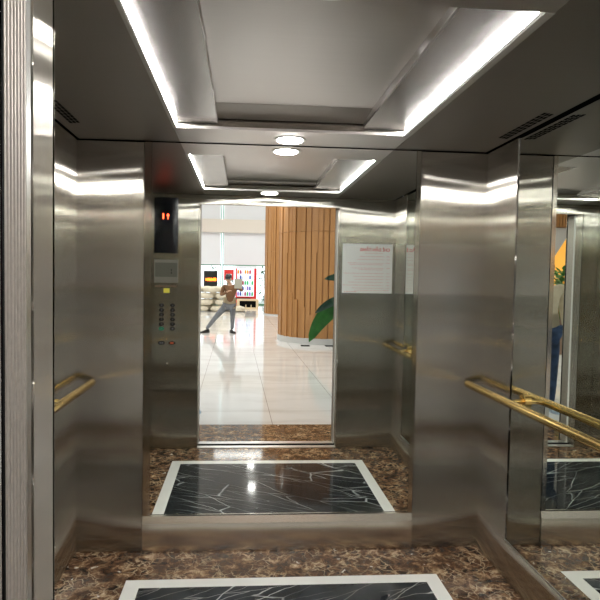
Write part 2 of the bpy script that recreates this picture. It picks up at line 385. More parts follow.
for x, y, lab in ((.218, 2.776, 'round ceiling downlight close to the back mirror'), (.197, 1.310, 'round ceiling downlight above the lift doorway')):
    t = thing('downlight', lab, 'light', (x, y, H), 'round downlights in the lift ceiling')
    bm = bmesh.new(); lathe(bm, [(.055, -.001), (.066, -.004), (.076, -.003), (.078, 0)], (x, y, H), 32); obj('trim_ring', bm, ALU, t, True)
    bm = bmesh.new(); lathe(bm, [(.062, -.0055), (.0625, -.004)], (x, y, H), 28); obj('lens', bm, SPM, t)
# ventilation slots in the side soffits
for X, s, lab in ((1.205, 1, 'row of black ventilation slots in the ceiling beside the right wall'), (-.755, -1, 'row of black ventilation slots in the ceiling beside the left wall')):
    t = thing('ceiling_vent', lab, 'vent', (X, 2.38, H), 'ventilation slots in the lift ceiling')
    for r in range(3):
        bm = bmesh.new()
        for k in range(10):
            y0 = 2.195+k*.041 + r*.006; x = X+(r-1)*.017*s
            box(bm, x-.006, y0, H-.0012, x+.006, y0+.031, H+.001)
        obj('slot_row', bm, DARK, t)
# ---------------------------------------------------------------- handrails
def rail(X, s, label):
    xr = X-s*.088; z = .887; ya, yb = 1.16, 2.862
    t = thing('handrail', label, 'handrail', (X, 2.0, z), 'gold handrails on the lift side walls')
    bm = bmesh.new(); R = .0185
    tube(bm, [(xr, ya, z), (xr, ya+.004, z), (xr, yb-.004, z), (xr, yb, z)], [R-.004, R, R, R-.004], 24); obj('rail', bm, GOLD, t, True)
    for y in (2.425, 1.60):
        bm = bmesh.new()
        tube(bm, [(xr+s*.012, y-.006, z-.002), (xr+s*.035, y, z+.001), (X-s*.004, y+.001, z+.004)], [.010, .010, .010], 14); b = obj('bracket', bm, GOLD, t, True)
        bm = bmesh.new(); tube(bm, [(X-s*.016, y, z+.004), (X-s*.014, y, z+.004), (X-s*.002, y, z+.004), (X+s*.0008, y, z+.004)], [.025, .031, .031, .031], 20); obj('wall_rose', bm, GOLD, b, True)
    return t
rail(WR, 1, 'polished gold handrail along the right side wall of the lift')
rail(WL, -1, 'polished gold handrail on the left wall, mostly behind the door jamb')
# ---------------------------------------------------------------- control panel on the left front return (faces +y)
GLB = plain('black_gloss', (.004, .005, .009), .25, 0, .25); RED = emis('red_digit', (1, .06, .02), 4)
cp = thing('control_panel', 'tall steel lift control column with black display, card reader and round buttons', 'control panel', (-.62, YF, 0))
bobj('faceplate', STB, cp, (-.745, YF, .02, -.498, YF+.012, H-.034), bev=.002)
yy = YF+.012
bm = bmesh.new(); pts = [(-.723, yy)] + [(-.628+.095*math.cos(a), yy+.010+.030*math.sin(a)) for a in [PI-PI*k/14 for k in range(15)]] + [(-.533, yy)]
prism(bm, pts, 'z', 1.612, H-.04); dsp = obj('display_cover', bm, GLB, cp, False); dsp['label'] = 'black curved glossy display cover'
bm = bmesh.new(); bx0, bz0 = -.616, 1.885; yt = yy+.0415
prism(bm, [(-.652, bz0), (-.642, bz0), (-.642, bz0+.044), (-.652, bz0+.044), (-.592+.002, bz0+.036), (-.604, bz0+.038)][:4], 'y', yt-.002, yt+.001)
obj('red_numeral', bm, RED, dsp); bm = bmesh.new()
prism(bm, [(-.613+dx, bz0+dz) for dx, dz in ((0, 0), (.007, 0), (.007, .026), (.016, .026), (.0035, .044), (-.009, .026), (0, .026))], 'y', yt-.002, yt+.001)
obj('red_arrow', bm, RED, dsp)
CRD = plain('grey_plastic', (.36, .35, .32), .3, .6)
cr = bobj('card_reader', CRD, cp, (-.722, yy, 1.372, -.530, yy+.006, 1.560), bev=.002)
bobj('reader_recess', plain('grey_recess', (.20, .20, .18), .35, .5), cr, (-.715, yy+.006, 1.42, -.538, yy+.0075, 1.535))
bobj('indicator', plain('dark_led', (.02, .02, .02), .3), cr, (-.588, yy+.0075, 1.47, -.578, yy+.009, 1.482), (-.588, yy+.0075, 1.447, -.578, yy+.009, 1.459))
bobj('printed_strip', plain('brown_print', (.20, .13, .09), .5), cp, (-.715, yy, 1.338, -.54, yy+.001, 1.350))
bobj('yellow_label', plain('yellow', (.95, .85, .12), .4), cp, (-.646, yy, 1.290, -.598, yy+.0015, 1.328))
BTN = plain('black_button', (.006, .006, .008), .3); GRN = plain('green_button', (.02, .30, .18), .3); SYM = plain('symbol_grey', (.30, .30, .33), .4)
REDB = plain('orange_red_symbol', (.8, .18, .08), .3)
floors = [('9', '10'), ('7', '8'), ('5', '6'), ('3', '4'), ('1', '2'), ('G', 'B')]
for r in range(6):
    for c in range(2):
        x = (-.572, -.661)[c]; z = 1.188-r*.0382; f = floors[r][c]
        m_ = GRN if (r == 5 and c == 1) else BTN
        bm = bmesh.new(); ring = []
        tube(bm, [(x, yy, z), (x, yy+.003, z), (x, yy+.0045, z)], [.0165, .0165, .013], 20)
        bmesh.ops.scale(bm, vec=(1.25, 1, .95), verts=bm.verts, space=Matrix.Translation((-x, 0, -z)))
        b = obj('floor_button', bm, m_, cp)
        bobj('button_mark', SYM, b, (x-.003, yy+.0045, z-.005, x+.003, yy+.0050, z+.005))
        if m_ is GRN: b['label'] = 'green round floor button'
for x, mm_, lb in ((-.575, REDB, 'button with an orange red centre'), (-.660, SYM, 'black door button with two pale marks')):
    bm = bmesh.new(); tube(bm, [(x, yy, .880), (x, yy+.003, .880), (x, yy+.0045, .880)], [.0165, .0165, .013], 20)
    bmesh.ops.scale(bm, vec=(1.7, 1, .95), verts=bm.verts, space=Matrix.Translation((-x, 0, -.880)))
    b = obj('door_button', bm, BTN, cp); b['label'] = lb
    if mm_ is SYM: bobj('button_mark', mm_, b, (x-.014, yy+.0045, .874, x-.004, yy+.0052, .886), (x+.004, yy+.0045, .874, x+.014, yy+.0052, .886))
    else: bobj('button_mark', mm_, b, (x-.014, yy+.0045, .873, x+.014, yy+.0052, .887))
bm = bmesh.new(); tube(bm, [(-.612, yy, .712), (-.612, yy+.002, .712)], .006, 12); obj('screw', bm, ALU, cp)
bobj('service_flap', STB, cp, (-.722, yy, .285, -.500, yy+.0015, .655), bev=.0006)
# ---------------------------------------------------------------- notice on the right front return
PAPER = plain('white_paper', (.94, .95, .95), .35); RTX = plain('red_print', (.72, .10, .10), .5); PTX = plain('faded_red_print', (.80, .36, .38), .5)
nt_ = thing('notice_sign', 'white square notice with red printed lines on the steel beside the doorway', 'sign', (1.035, YF, 1.31))
NX0, NX1, NZ0, NZ1 = .823, 1.246, 1.312, 1.724; yn = YF+.004
bobj('sheet', PAPER, nt_, (NX0, YF, NZ0, NX1, yn, NZ1))
obj('title', text_bm('CHỈ DẪN TẦNG', .034, (1.222, yn, 1.664), (PI/2, 0, PI), bold=.0008), RTX, nt_)
random.seed(3)
rows = [(1.642, .15, 0), (1.615, .20, 1), (1.590, .22, 1), (1.560, .30, 1), (1.547, .27, 0), (1.518, .26, 1), (1.505, .20, 0), (1.474, .34, 1), (1.448, .26, 1), (1.424, .24, 1), (1.400, .29, 1), (1.375, .34, 1), (1.351, .26, 1)]
bm = bmesh.new()
def glyphs(x_from, length, z, hgt):
    x = x_from; end = x_from-length
    while x > end:
        for _ in range(random.randint(2, 5)):
            w_ = random.uniform(.003, .0055); hh = hgt*random.choice((.65, .65, 1))
            box(bm, x-w_, yn, z, x-w_+.0016, yn+.0004, z+hh); box(bm, x-w_, yn, z+hgt*.5, x, yn+.0004, z+hgt*.5+.0013); x -= w_+.0015
            if x < end: break
        x -= .005
for z, ln, lead in rows:
    if lead: glyphs(1.222, .028, z, .009)
    glyphs(1.170 if lead else 1.162, ln, z, .009)
glyphs(1.222, .29, 1.333, .008)
obj('printed_lines', bm, PTX, nt_)
bm = bmesh.new(); x_ = .955; random.seed(5); glyphs(.945, .105, 1.3195, .011); obj('footer_print', bm, RTX, nt_)
# ================================================================ LOBBY
struct('floor_lobby', LOBF, (-14, -25.4, -.05, 10, .356, 0))
struct('ceiling_lobby', WHITE, (-14, -25.4, 7, 10, -9.6, 7.1), (-14, -9.6, 3.55, 10, .84, 3.65), (-14, -9.7, 3.55, 10, -9.6, 7.1))
struct('wall_lobby_right', WALLW, (10, -25.4, 0, 10.1, .84, 7))
struct('wall_lobby_left', WALLW, (-14.1, -25.4, 0, -14, .84, 7))
YW = -24.2   # window wall
wlw = struct('wall_lobby_far', BEIGE, (-14, YW-.5, 3.80, 10, YW+.28, 4.48), (-14, YW-.5, 6.8, 10, YW, 7))
struct('wall_lobby_end', WALLW, (1.6, YW-.1, 0, 10, YW, 6.8), (-14, YW-.1, 0, -6.0, YW, 6.8))
GREENM = plain('green_mullion', (.10, .30, .18), .5); BLIND = plain('grey_white_blind', (.84, .86, .90), .8)
GLASS, gnt, gb = mat('window_glass'); gb.inputs['Transmission Weight'].default_value = 1; gb.inputs['Roughness'].default_value = 0; gb.inputs['IOR'].default_value = 1.1
MX = -1.13
for i, (x0, x1) in enumerate(((-6.0, -3.6), (-3.56, MX-.02), (MX+.02, 1.6))):
    wn = sroot('window_%d' % (i+1), (x0, YW, 0))
    bobj('window_frame', GREENM, wn, (x0, YW-.04, 0, x0+.05, YW+.02, 6.8), (x1-.05, YW-.04, 0, x1, YW+.02, 6.8), (x0, YW-.04, 2.07, x1, YW+.02, 2.14), (x0, YW-.04, 0, x1, YW+.02, .08))
    bobj('window_pane', GLASS, wn, (x0+.05, YW-.02, .08, x1-.05, YW-.012, 6.8))
    for z0, z1, lb in ((2.12, 3.80, 'pale roller blind below the beige beam'), (4.48, 6.75, 'pale roller blind above the beige beam')):
        side = ('outside the doorway view', 'left of the green mullion', 'right of the green mullion')[i]
        o = bobj('roller_blind', BLIND, None, (x0+.07, YW+.03, z0, x1-.07, YW+.036, z1), org=((x0+x1)/2, YW+.03, z0))
        tag(o, lb+', '+side, 'blind', 'roller blinds on the lobby windows')
# plants outside the window
LEAF = plain('outdoor_leaf', (.05, .16, .05), .6, var=.6, vscale=6); LEAF2 = plain('pale_leaf', (.22, .36, .18), .6, var=.5, vscale=6)
def bush(x, y, r, h, m_, label):
    bm = bmesh.new()
    for k in range(150):
        a = random.uniform(0, 2*PI); q = random.uniform(.1, 1); z = random.uniform(0, h); rr = r*q*(1-.4*z/h)
        c = Vector((x+rr*math.cos(a), y+rr*math.sin(a)*.5, z)); d = Vector((random.uniform(-1, 1), random.uniform(-1, 1), random.uniform(-.3, 1))).normalized()*random.uniform(.12, .26)
        s_ = d.cross(Vector((0, 0, 1))).normalized()*.05+Vector((0, 0, .02))
        vs = [bm.verts.new(p) for p in (c, c+d*.5+s_, c+d, c+d*.5-s_)]; bm.faces.new(vs)
    for k in range(5): tube(bm, [(x, y, -.02), (x+random.uniform(-r, r)*.5, y+random.uniform(-.2, .2), h*.8)], .012, 5)
    return tag(obj('garden_shrub', bm, m_, org=(x, y, 0)), label, 'shrub', 'shrubs outside the lobby window')
random.seed(11)
for x, r, h, m_, lb in ((-2.75, .5, 1.9, LEAF2, 'pale leafy shrub outside the window at the doorway left edge'), (-1.62, .30, 2.2, LEAF2, 'pale green shrub outside the glass beside the mullion'), (-.75, .35, 1.5, LEAF, 'dark shrub outside the window behind the standing man'),
                        (.2, .5, 1.9, LEAF, 'dark shrub outside the window behind the drinks cooler'), (1.2, .45, 2.1, LEAF, 'dark green shrub outside between cooler and wooden column')):
    bush(x, YW-1.2, r, h, m_, lb)
struct('ground_outside', plain('pale_paving', (.55, .56, .52), .8), (-14, -32, -.06, 10, -25.4, 0))
# ---------------------------------------------------------------- slatted wooden columns
def slat_column(cx, cyy, R, label, phase, seed, plinth=.13):
    t = thing('slatted_column', label, 'column', (cx, cyy, 0), 'wood clad round columns in the lobby')
    bm = bmesh.new(); lathe(bm, [(R+.03, 0), (R+.03, plinth), (R-.01, plinth)], (cx, cyy, 0), 64); o = obj('plinth', bm, plain('grey_plinth', (.55, .55, .54), .3), t)
    bm = bmesh.new(); lathe(bm, [(R-.04, plinth), (R-.04, 6.98)], (cx, cyy, 0), 72); obj('backing', bm, WOOD, t)
    random.seed(seed); n = int(2*PI*R/.128)
    bm = bmesh.new(); c0 = Vector((cx, cyy, 0))
    def slat(a, z0_, z1_, dep_, w_):
        rad = Vector((math.cos(a), math.sin(a), 0)); tan = Vector((-math.sin(a), math.cos(a), 0))
        p = [c0+rad*(R-.045)-tan*w_/2, c0+rad*(R-.045)+tan*w_/2, c0+rad*(R-.04+dep_)+tan*w_/2, c0+rad*(R-.04+dep_)-tan*w_/2]
        prism(bm, [(q.x, q.y) for q in p], 'z', z0_, z1_)
    pitch = 2*PI/n; w0 = pitch*R
    for k in range(n):
        a = k*pitch+phase; dep = (.048, .036, .048, .026)[k % 4]; wd = w0*(.76, .80, .76, .84)[k % 4]
        slat(a, plinth, 2.46, dep, wd); slat(a, 2.475, 6.98, dep, wd)
        if k % 3 == 0: slat(a+pitch*.5, 2.0 if k % 2 else plinth, 6.9, .052, .03)
    for a_, zt in ((150, 1.18), (140.5, 1.02), (133, .87), (122.7, .72), (112.6, .55), (100, .45), (60, .8), (30, 1.1), (-40, .9), (-120, 1.2)):
        slat(math.radians(a_), plinth, zt+.1, .062, .075)
    obj('wood_slats', bm, WOOD, t)['kind'] = 'stuff'
    return t
slat_column(1.91, 5.8-13.217, 1.074, 'round column clad in honey wood slats, nearest to the doorway', .0, 2)
slat_column(1.98, 5.8-22.6, 1.12, 'farther round wood slat column behind the nearest one', .03, 4, .05)
# floor sockets near the column
for x, lb in ((1.34, 'small dark floor socket left of the plant by the column'), (1.86, 'small dark floor socket by the column nearer the jamb')):
    o = bobj('floor_socket', DARK, None, (x-.09, 5.8-12.0, 0, x+.09, 5.8-11.86, .012), org=(x, -6.1, 0)); tag(o, lb, 'floor socket')
for (x, y), lb in zip(LOBBY_SPOTS[0::4][:2], ('white round downlight in the lobby ceiling, nearer the lift', 'white round downlight in the lobby ceiling, farther from the lift')):
    bm = bmesh.new(); lathe(bm, [(.095, .002), (.11, -.006), (.125, -.004), (.13, .004)], (x, y, 3.545), 24)
    bmesh.ops.delete(bm, geom=[f for f in bm.faces if len(f.verts) > 4], context='FACES')
    tag(obj('lobby_downlight', bm, WHITE, org=(x, y, 3.545)), lb, 'light', 'downlights in the lobby ceiling')
# ---------------------------------------------------------------- broad leaf plant
PLG = plain('banana_leaf', (.035, .16, .03), .35, var=.35, vscale=5); PLD = plain('dark_leaf', (.015, .06, .035), .35)
pp = thing('potted_plant', 'tall broad leaved plant in a pot before the wooden column', 'plant', (2.35, -4.55, 0))
bm = bmesh.new(); lathe(bm, [(.20, 0), (.27, .45), (.29, .46), (.29, .5), (.25, .5), (.24, .44)], (2.35, -4.55, 0), 32); obj('pot', bm, plain('white_pot', (.7, .7, .68), .4), pp, True)
bm = bmesh.new(); lathe(bm, [(.24, .42), (.2, .455)], (2.35, -4.55, 0), 24); obj('soil', bm, plain('soil', (.05, .03, .02), .9), pp)
def leaf(p0, p1, p2, width, m_, stem=True):
    """arching leaf: p0 base, p1 control, p2 tip"""
    p0, p1, p2 = map(Vector, (p0, p1, p2)); n = 14; bm = bmesh.new(); rows = []
    for i in range(n+1):
        t_ = i/n; c = p0*(1-t_)**2+p1*2*t_*(1-t_)+p2*t_*t_; d = (p1-p0)*(1-t_)+(p2-p1)*t_
        s_ = d.cross(Vector((0, 1, 0.25))).normalized(); nn = s_.cross(d).normalized()
        w_ = width*(math.sin(PI*min(1, t_*.92+.06))**.65)*(1 if t_ < .97 else .25)
        rows.append([bm.verts.new(c+s_*w_*q+nn*(-.14*w_*(1-abs(q))*1.5)) for q in (-1, -.5, 0, .5, 1)])
    for a, b in zip(rows, rows[1:]):
        for k in range(4): bm.faces.new((a[k], a[k+1], b[k+1], b[k]))
    bmesh.ops.solidify(bm, geom=list(bm.faces), thickness=.004)
    lf = obj('leaf', bm, m_, pp, True)
    bm = bmesh.new(); tube(bm, [(2.35+random.uniform(-.05, .05), -4.55, .44), ((2.35+p0.x)/2+.05, -4.55, (p0.z+.44)/2+.1), p0], .014, 8); obj('leaf_stem', bm, PLG, lf, True)
leaf((2.12, -4.60, 1.05), (1.55, -4.62, 1.02), (1.24, -4.62, .255), .155, PLG)
leaf((2.15, -4.50, 1.02), (1.75, -4.50, 1.18), (1.33, -4.50, .80), .085, PLD)
leaf((2.25, -4.60, 1.30), (1.95, -4.60, 1.55), (1.50, -4.60, 1.43), .09, PLD)
leaf((2.45, -4.55, 1.4), (2.7, -4.6, 2.1), (3.1, -4.6, 1.8), .16, PLG); leaf((2.4, -4.5, 1.5), (2.4, -4.3, 2.3), (2.6, -3.9, 2.2), .15, PLG); leaf((2.5, -4.6, 1.1), (2.95, -4.8, 1.4), (3.2, -5.0, .9), .14, PLG)
# ---------------------------------------------------------------- sacks
SACK = plain('cream_sack', (.74, .68, .55), .8, var=.12, vscale=7)
def sack(x, y, z, L_, W_, H_, rz, label):
    bm = bmesh.new(); bmesh.ops.create_uvsphere(bm, u_segments=20, v_segments=12, radius=1)
    for v in bm.verts:
        q = v.co; f = lambda a, e_: math.copysign(abs(a)**e_, a)
        v.co = Vector((f(q.x, .62)*L_/2, f(q.y, .7)*W_/2, f(q.z, .8)*H_/2+.012*math.sin(q.x*9+z*5)+.01*math.sin(q.y*7+x*3)))
    bm.transform(Matrix.Translation((x, y, z+H_/2)) @ Matrix.Rotation(rz, 4, 'Z'))
    tag(obj('sack', bm, SACK, smooth=True, org=(x, y, z)), label, 'sack', 'cream sacks piled by the window')
ys = 5.8-23.9
k = 0
for lay, (zz, xs) in enumerate(((0, (-2.55, -1.78, -1.01, -.24)), (.27, (-2.38, -1.6, -.82)), (.54, (-2.35, -1.58, -.81)), (.81, (-2.1, -1.33)))):
    names = ('bottom', 'second', 'third', 'top')[lay]
    for j, x in enumerate(xs):
        pos = ('behind the left door frame', 'left of the standing man', 'next to the standing man', 'behind the legs of the standing man')[j + (0 if len(xs) > 2 else 0)]
        sack(x, ys, zz, .70, .50, .245, 0, 'cream sack in the %s layer, %s' % (names, pos))
for lay, (zz, xs) in enumerate(((0, (-2.15, -1.4, -.63)), (.27, (-2.0, -1.22)), (.54, (-1.95, -1.2)), (.81, (-1.72, -.97)))):
    for j, x in enumerate(xs):
        sack(x, ys-.53, zz, .70, .50, .245, 0, 'cream sack in the %s layer of the rear row, %s' % (('bottom', 'second', 'third', 'top')[lay], ('at its left', 'at its right' if len(xs) == 2 else 'in its middle', 'at its right')[j]))
# ---------------------------------------------------------------- black board with orange lettering
bd = thing('black_board', 'black square board with orange lettering standing behind the cream sacks', 'sign', (-1.54, 5.8-27, 0))
yb_ = 5.8-27
bobj('board', plain('black_board', (.006, .006, .006), .5), bd, (-1.86, yb_, .98, -1.22, yb_+.05, 1.74)); bobj('leg', plain('black_post', (.02, .02, .02), .5), bd, (-1.80, yb_-.03, 0, -1.76, yb_, 1.7)); bobj('leg', plain('black_post', (.02, .02, .02), .5), bd, (-1.32, yb_-.03, 0, -1.28, yb_, 1.7))
bm = bmesh.new(); random.seed(21)
ORG = emis('orange_lit_letters', (1, .30, .03), 1.1)
for k in range(7):
    x = -1.78+k*.075
    for _ in range(3): box(bm, x+random.uniform(0, .03), yb_+.05, 1.26+random.uniform(0, .03), x+random.uniform(.035, .065), yb_+.054, 1.36+random.uniform(0, .06))
obj('orange_lettering', bm, ORG, bd)
# ---------------------------------------------------------------- red sign, drinks cooler, crate
REDP = plain('red_plastic', (.78, .03, .03), .35); WP = plain('cool_white', (.82, .86, .92), .4)
yc = 5.8-27.6
rs = thing('red_sign', 'small red standing sign with a white patch behind the man head', 'sign', (-.62, yc, 0))
bobj('panel', REDP, rs, (-.93, yc, 1.32, -.46, yc+.05, 1.82)); bobj('white_patch', WP, rs, (-.83, yc+.05, 1.38, -.56, yc+.056, 1.62)); bobj('post', plain('sign_post', (.3, .3, .3), .4, 1), rs, (-.72, yc-.02, 0, -.68, yc, 1.8)); bobj('foot', plain('sign_foot', (.1, .1, .1), .5), rs, (-.85, yc-.15, 0, -.55, yc+.15, .03))
yk = 5.8-28.0
ck = thing('drinks_cooler', 'red framed drinks cooler with white shelves of bottles by the window', 'cooler', (.1, yk, 0))
CXa, CXb = -.37, .66
bobj('cabinet', REDP, ck, (CXa, yk-.6, .0, CXb, yk-.02, 1.90), (CXa, yk-.02, .0, CXb, yk+.02, .52), (CXb-.13, yk-.02, .52, CXb, yk+.02, 1.90), (CXa, yk-.02, .52, CXa+.07, yk+.02, 1.9))
bobj('header_panel', WP, ck, (CXa, yk-.6, 1.90, CXb, yk+.03, 2.02)); bobj('inner_back', emis('lit_cooler_back', (.80, .86, 1), .75), ck, (CXa+.07, yk-.02, .52, CXb-.13, yk-.012, 1.90))
bobj('lower_grille', WP, ck, (CXa+.10, yk+.02, .24, CXb-.34, yk+.03, .32)); bobj('lower_grille', plain('dark_red', (.15, .01, .01), .4), ck, (CXa+.02, yk+.02, .36, CXb-.3, yk+.03, .46))
for s_ in range(5): bobj('shelf', WP, ck, (CXa+.07, yk-.012, .54+s_*.27, CXb-.13, yk+.14, .56+s_*.27))
cols = [('dark red', (.45, .02, .05)), ('orange', (.9, .35, .02)), ('green', (.05, .5, .15)), ('dark blue', (.04, .08, .35)), ('white', (.85, .85, .9)), ('purple', (.35, .2, .6))]
cm = [plain('drink_'+n.replace(' ', '_'), c, .3) for n, c in cols]; random.seed(9)
order = [[5, 3, 4, 0, 2, 5, 2], [3, 4, 3, 4, 5, 3, 4], [2, 4, 0, 2, 2, 4, 2], [4, 3, 4, 4, 4, 3, 4], [1, 0, 4, 1, 1, 0, 4]]
for s_ in range(5):
    for j in range(7):
        ci = order[s_][j]; x = CXa+.13+j*.115; z = .561+s_*.27
        t = thing('drink_bottle', '%s bottle, %s on the %s shelf of the red cooler' % (cols[ci][0], ('leftmost', 'second from left', 'third from left', 'central', 'third from right', 'second from right', 'rightmost')[j], ('lowest', 'second lowest', 'middle', 'second highest', 'highest')[s_]), 'bottle', (x, yk+.07, z), 'bottles in the drinks cooler')
        bm = bmesh.new(); lathe(bm, [(.046, 0), (.048, .02), (.048, .15), (.022, .185), (.022, .20)], (x, yk+.07, z), 10); obj('bottle_body', bm, cm[ci], t, True)
        bm = bmesh.new(); lathe(bm, [(.024, .201), (.024, .22)], (x, yk+.07, z), 8); obj('bottle_cap', bm, WP, t)
yq = 5.8-26.0
CR = plain('pale_wood_box', (.80, .64, .42), .6, var=.08)
kr = thing('wooden_crate', 'pale wooden crate with three dark openings on the floor by the cooler', 'crate', (.28, yq, 0))
bobj('frame', CR, kr, (-.28, yq-.4, 0, .72, yq, .08), (-.28, yq-.4, .38, .72, yq, .46), (-.28, yq-.4, .08, -.15, yq, .38), (.60, yq-.4, .08, .72, yq, .38), (-.15, yq-.4, .08, .60, yq-.36, .38), (.12, yq-.36, .08, .16, yq, .20), (.36, yq-.36, .08, .40, yq, .20))
bobj('opening_shade', DARK, kr, (-.149, yq-.358, .0805, .599, yq-.06, .375))  # near-black block stands in for the shade inside the crate openings
# ---------------------------------------------------------------- left part of the lobby, seen twice reflected at the right edge
FAS = struct('wall_lobby_kiosk', WALLW, (-13.9, -12.3, 0, -6.5, -12.15, 3.25))
o = bobj('wood_fascia', WOOD, None, *[(-13.9+k*.1, -12.3, 3.26, -13.9+k*.1+.07, -12.0, 5.2) for k in range(74)], (-13.9, -12.3, 3.26, -6.5, -12.1, 5.2), org=(-10.2, -12.2, 3.26)); tag(o, 'honey wood slat fascia above a white kiosk wall', 'cladding')
kb = bobj('wood_counter', WOOD, None, (-13.2, -11.6, 0, -6.1, -11.0, 1.95), org=(-9.5, -11.3, 0)); tag(kb, 'brown wooden kiosk front under an orange awning', 'counter')
bm = bmesh.new(); prism(bm, [(-6.35, .95), (-6.35, 1.28), (-7.75, 3.5), (-7.95, 3.5), (-7.95, 3.3), (-7.75, 3.15)], 'y', -10.9, -9.8); tag(obj('orange_awning', bm, plain('orange_cloth', (.95, .42, .04), .6), org=(-7.1, -10.4, 1.2)), 'sloping orange awning in front of the wooden kiosk', 'awning')
def foliage(x, y, z0, r, n, name_, label):
    t = thing(name_, label, 'plant', (x, y, 0)); bm = bmesh.new(); lathe(bm, [(.22, 0), (.3, z0*.6), (.3, z0*.6+.03)], (x, y, 0), 20); obj('pot', bm, plain('brown_pot', (.2, .12, .08), .6), t)
    bm = bmesh.new()
    for k in range(n):
        a = random.uniform(0, 2*PI); c = Vector((x+r*random.uniform(0, .9)*math.cos(a), y+r*random.uniform(0, .9)*math.sin(a), z0+random.uniform(-.25, .55)))
        d = Vector((math.cos(a), math.sin(a), random.uniform(-.3, .9))).normalized()*random.uniform(.12, .22); s_ = d.cross(Vector((0, 0, 1))).normalized()*.04
        vs = [bm.verts.new(p) for p in (c, c+d*.5+s_, c+d, c+d*.5-s_)]; bm.faces.new(vs)
    for k in range(8):
        a = k*PI/4; tube(bm, [(x, y, z0*.5), (x+r*.6*math.cos(a), y+r*.6*math.sin(a), z0+.3)], .008, 5)
    obj('foliage', bm, plain('bush_green', (.08, .22, .04), .5, var=.5, vscale=9), t)
random.seed(31)
foliage(-3.9, -5.2, 1.12, .62, 700, 'potted_bush', 'leafy green bush in a brown pot behind the person in a khaki shirt')
# ================================================================ PEOPLE
SKIN = plain('skin', (.62, .40, .28), .5); HAIR = plain('black_hair', (.015, .013, .012), .6)
def add(vs, es, rs, pts, start=None):
    """append a chain; returns indices"""
    idx = []
    prev = start
    for p, r in pts:
        vs.append(p); rs.append(r); i = len(vs)-1; idx.append(i)
        if prev is not None: es.append((prev, i))
        prev = i
    return idx
def hand(wrist, d, side, parent, curl=.5, m_=None, up=Vector((0, 0, 1))):
    d = Vector(d).normalized(); wrist = Vector(wrist); s = Vector(side).normalized(); n_ = d.cross(s).normalized()
    vs = []; es = []; rs = []
    a = add(vs, es, rs, [(wrist, (.024, .018)), (wrist+d*.045, (.036, .016)), (wrist+d*.085, (.038, .014))])
    bm = skin_bm(vs, es, rs, 2)
    h_ = obj('hand', bm, m_ or SKIN, parent, True)
    for k, (o_, L_) in enumerate(((-.030, .070), (-.010, .080), (.010, .075), (.030, .058))):
        b0 = wrist+d*.075+s*o_; b1 = b0+d*L_*.4; b2 = b1+(d*(1-curl)+n_*curl).normalized()*L_*.35; b3 = b2+(d*(1-curl*1.6)+n_*curl*1.6).normalized()*L_*.3
        obj('finger', skin_bm([b0, b1, b2, b3], [(0, 1), (1, 2), (2, 3)], [.0095, .009, .0085, .0075], 1), m_ or SKIN, h_, True)
    t0 = wrist+d*.03-s*.025; t1 = t0-s*.03+d*.03+n_*.01; t2 = t1+d*.03+n_*.012
    obj('thumb', skin_bm([t0, t1, t2], [(0, 1), (1, 2)], [.011, .010, .0085], 1), m_ or SKIN, h_, True)
def head(parent, c, f, hairmat, R=.098, cap=None, mask=None):
    """c centre, f facing direction; returns the head mesh"""
    c = Vector(c); f = Vector(f).normalized(); s = f.cross(Vector((0, 0, 1))).normalized(); u = s.cross(f).normalized()
    M = Matrix((s, f, u)).transposed().to_4x4(); M.translation = c
    bm = bmesh.new(); bmesh.ops.create_uvsphere(bm, u_segments=24, v_segments=18, radius=1)
    for v in bm.verts:
        x, y, z = v.co; taper = 1 if z > -.1 else 1-.32*(-z-.1)/.9
        v.co = Vector((x*.074*taper, y*.092*(taper*.5+.5)+(.010 if y > 0 and z < 0 else 0), z*.115))
        if y > .9 and abs(x) < .25 and -.3 < z < .15: v.co.y += .012
    bm.transform(M); hd = obj('head', bm, SKIN, parent, True)
    def part(name, pts, r, m_, sub=False):
        b_ = bmesh.new()
        for p in pts:
            q = bmesh.ops.create_uvsphere(b_, u_segments=10, v_segments=8, radius=1)['verts']
            for v in q: v.co = Vector((v.co.x*r[0]+p[0], v.co.y*r[1]+p[1], v.co.z*r[2]+p[2]))
        b_.transform(M); return obj(name, b_, m_, hd, True)
    part('eye', [(-.028, .082, .006)], (.012, .008, .007), HAIR); part('eye', [(.028, .082, .006)], (.012, .008, .007), HAIR)
    part('nose', [(0, .096, -.018)], (.011, .014, .022), SKIN); part('mouth', [(0, .088, -.056)], (.024, .006, .006), plain('lips', (.45, .18, .15), .5))
    part('ear', [(-.075, -.005, -.008)], (.010, .02, .03), SKIN); part('ear', [(.075, -.005, -.008)], (.010, .02, .03), SKIN)
    b_ = bmesh.new(); bmesh.ops.create_uvsphere(b_, u_segments=24, v_segments=16, radius=1)
    for v in b_.verts:
        v.co = Vector((v.co.x*.082, v.co.y*.100-.008, v.co.z*.112+.012))
    bmesh.ops.delete(b_, geom=[v for v in b_.verts if (v.co.y > .035 and v.co.z < .055) or v.co.z < -.055], context='VERTS')
    b_.transform(M); obj('hair', b_, hairmat, hd, True)
    return hd, M
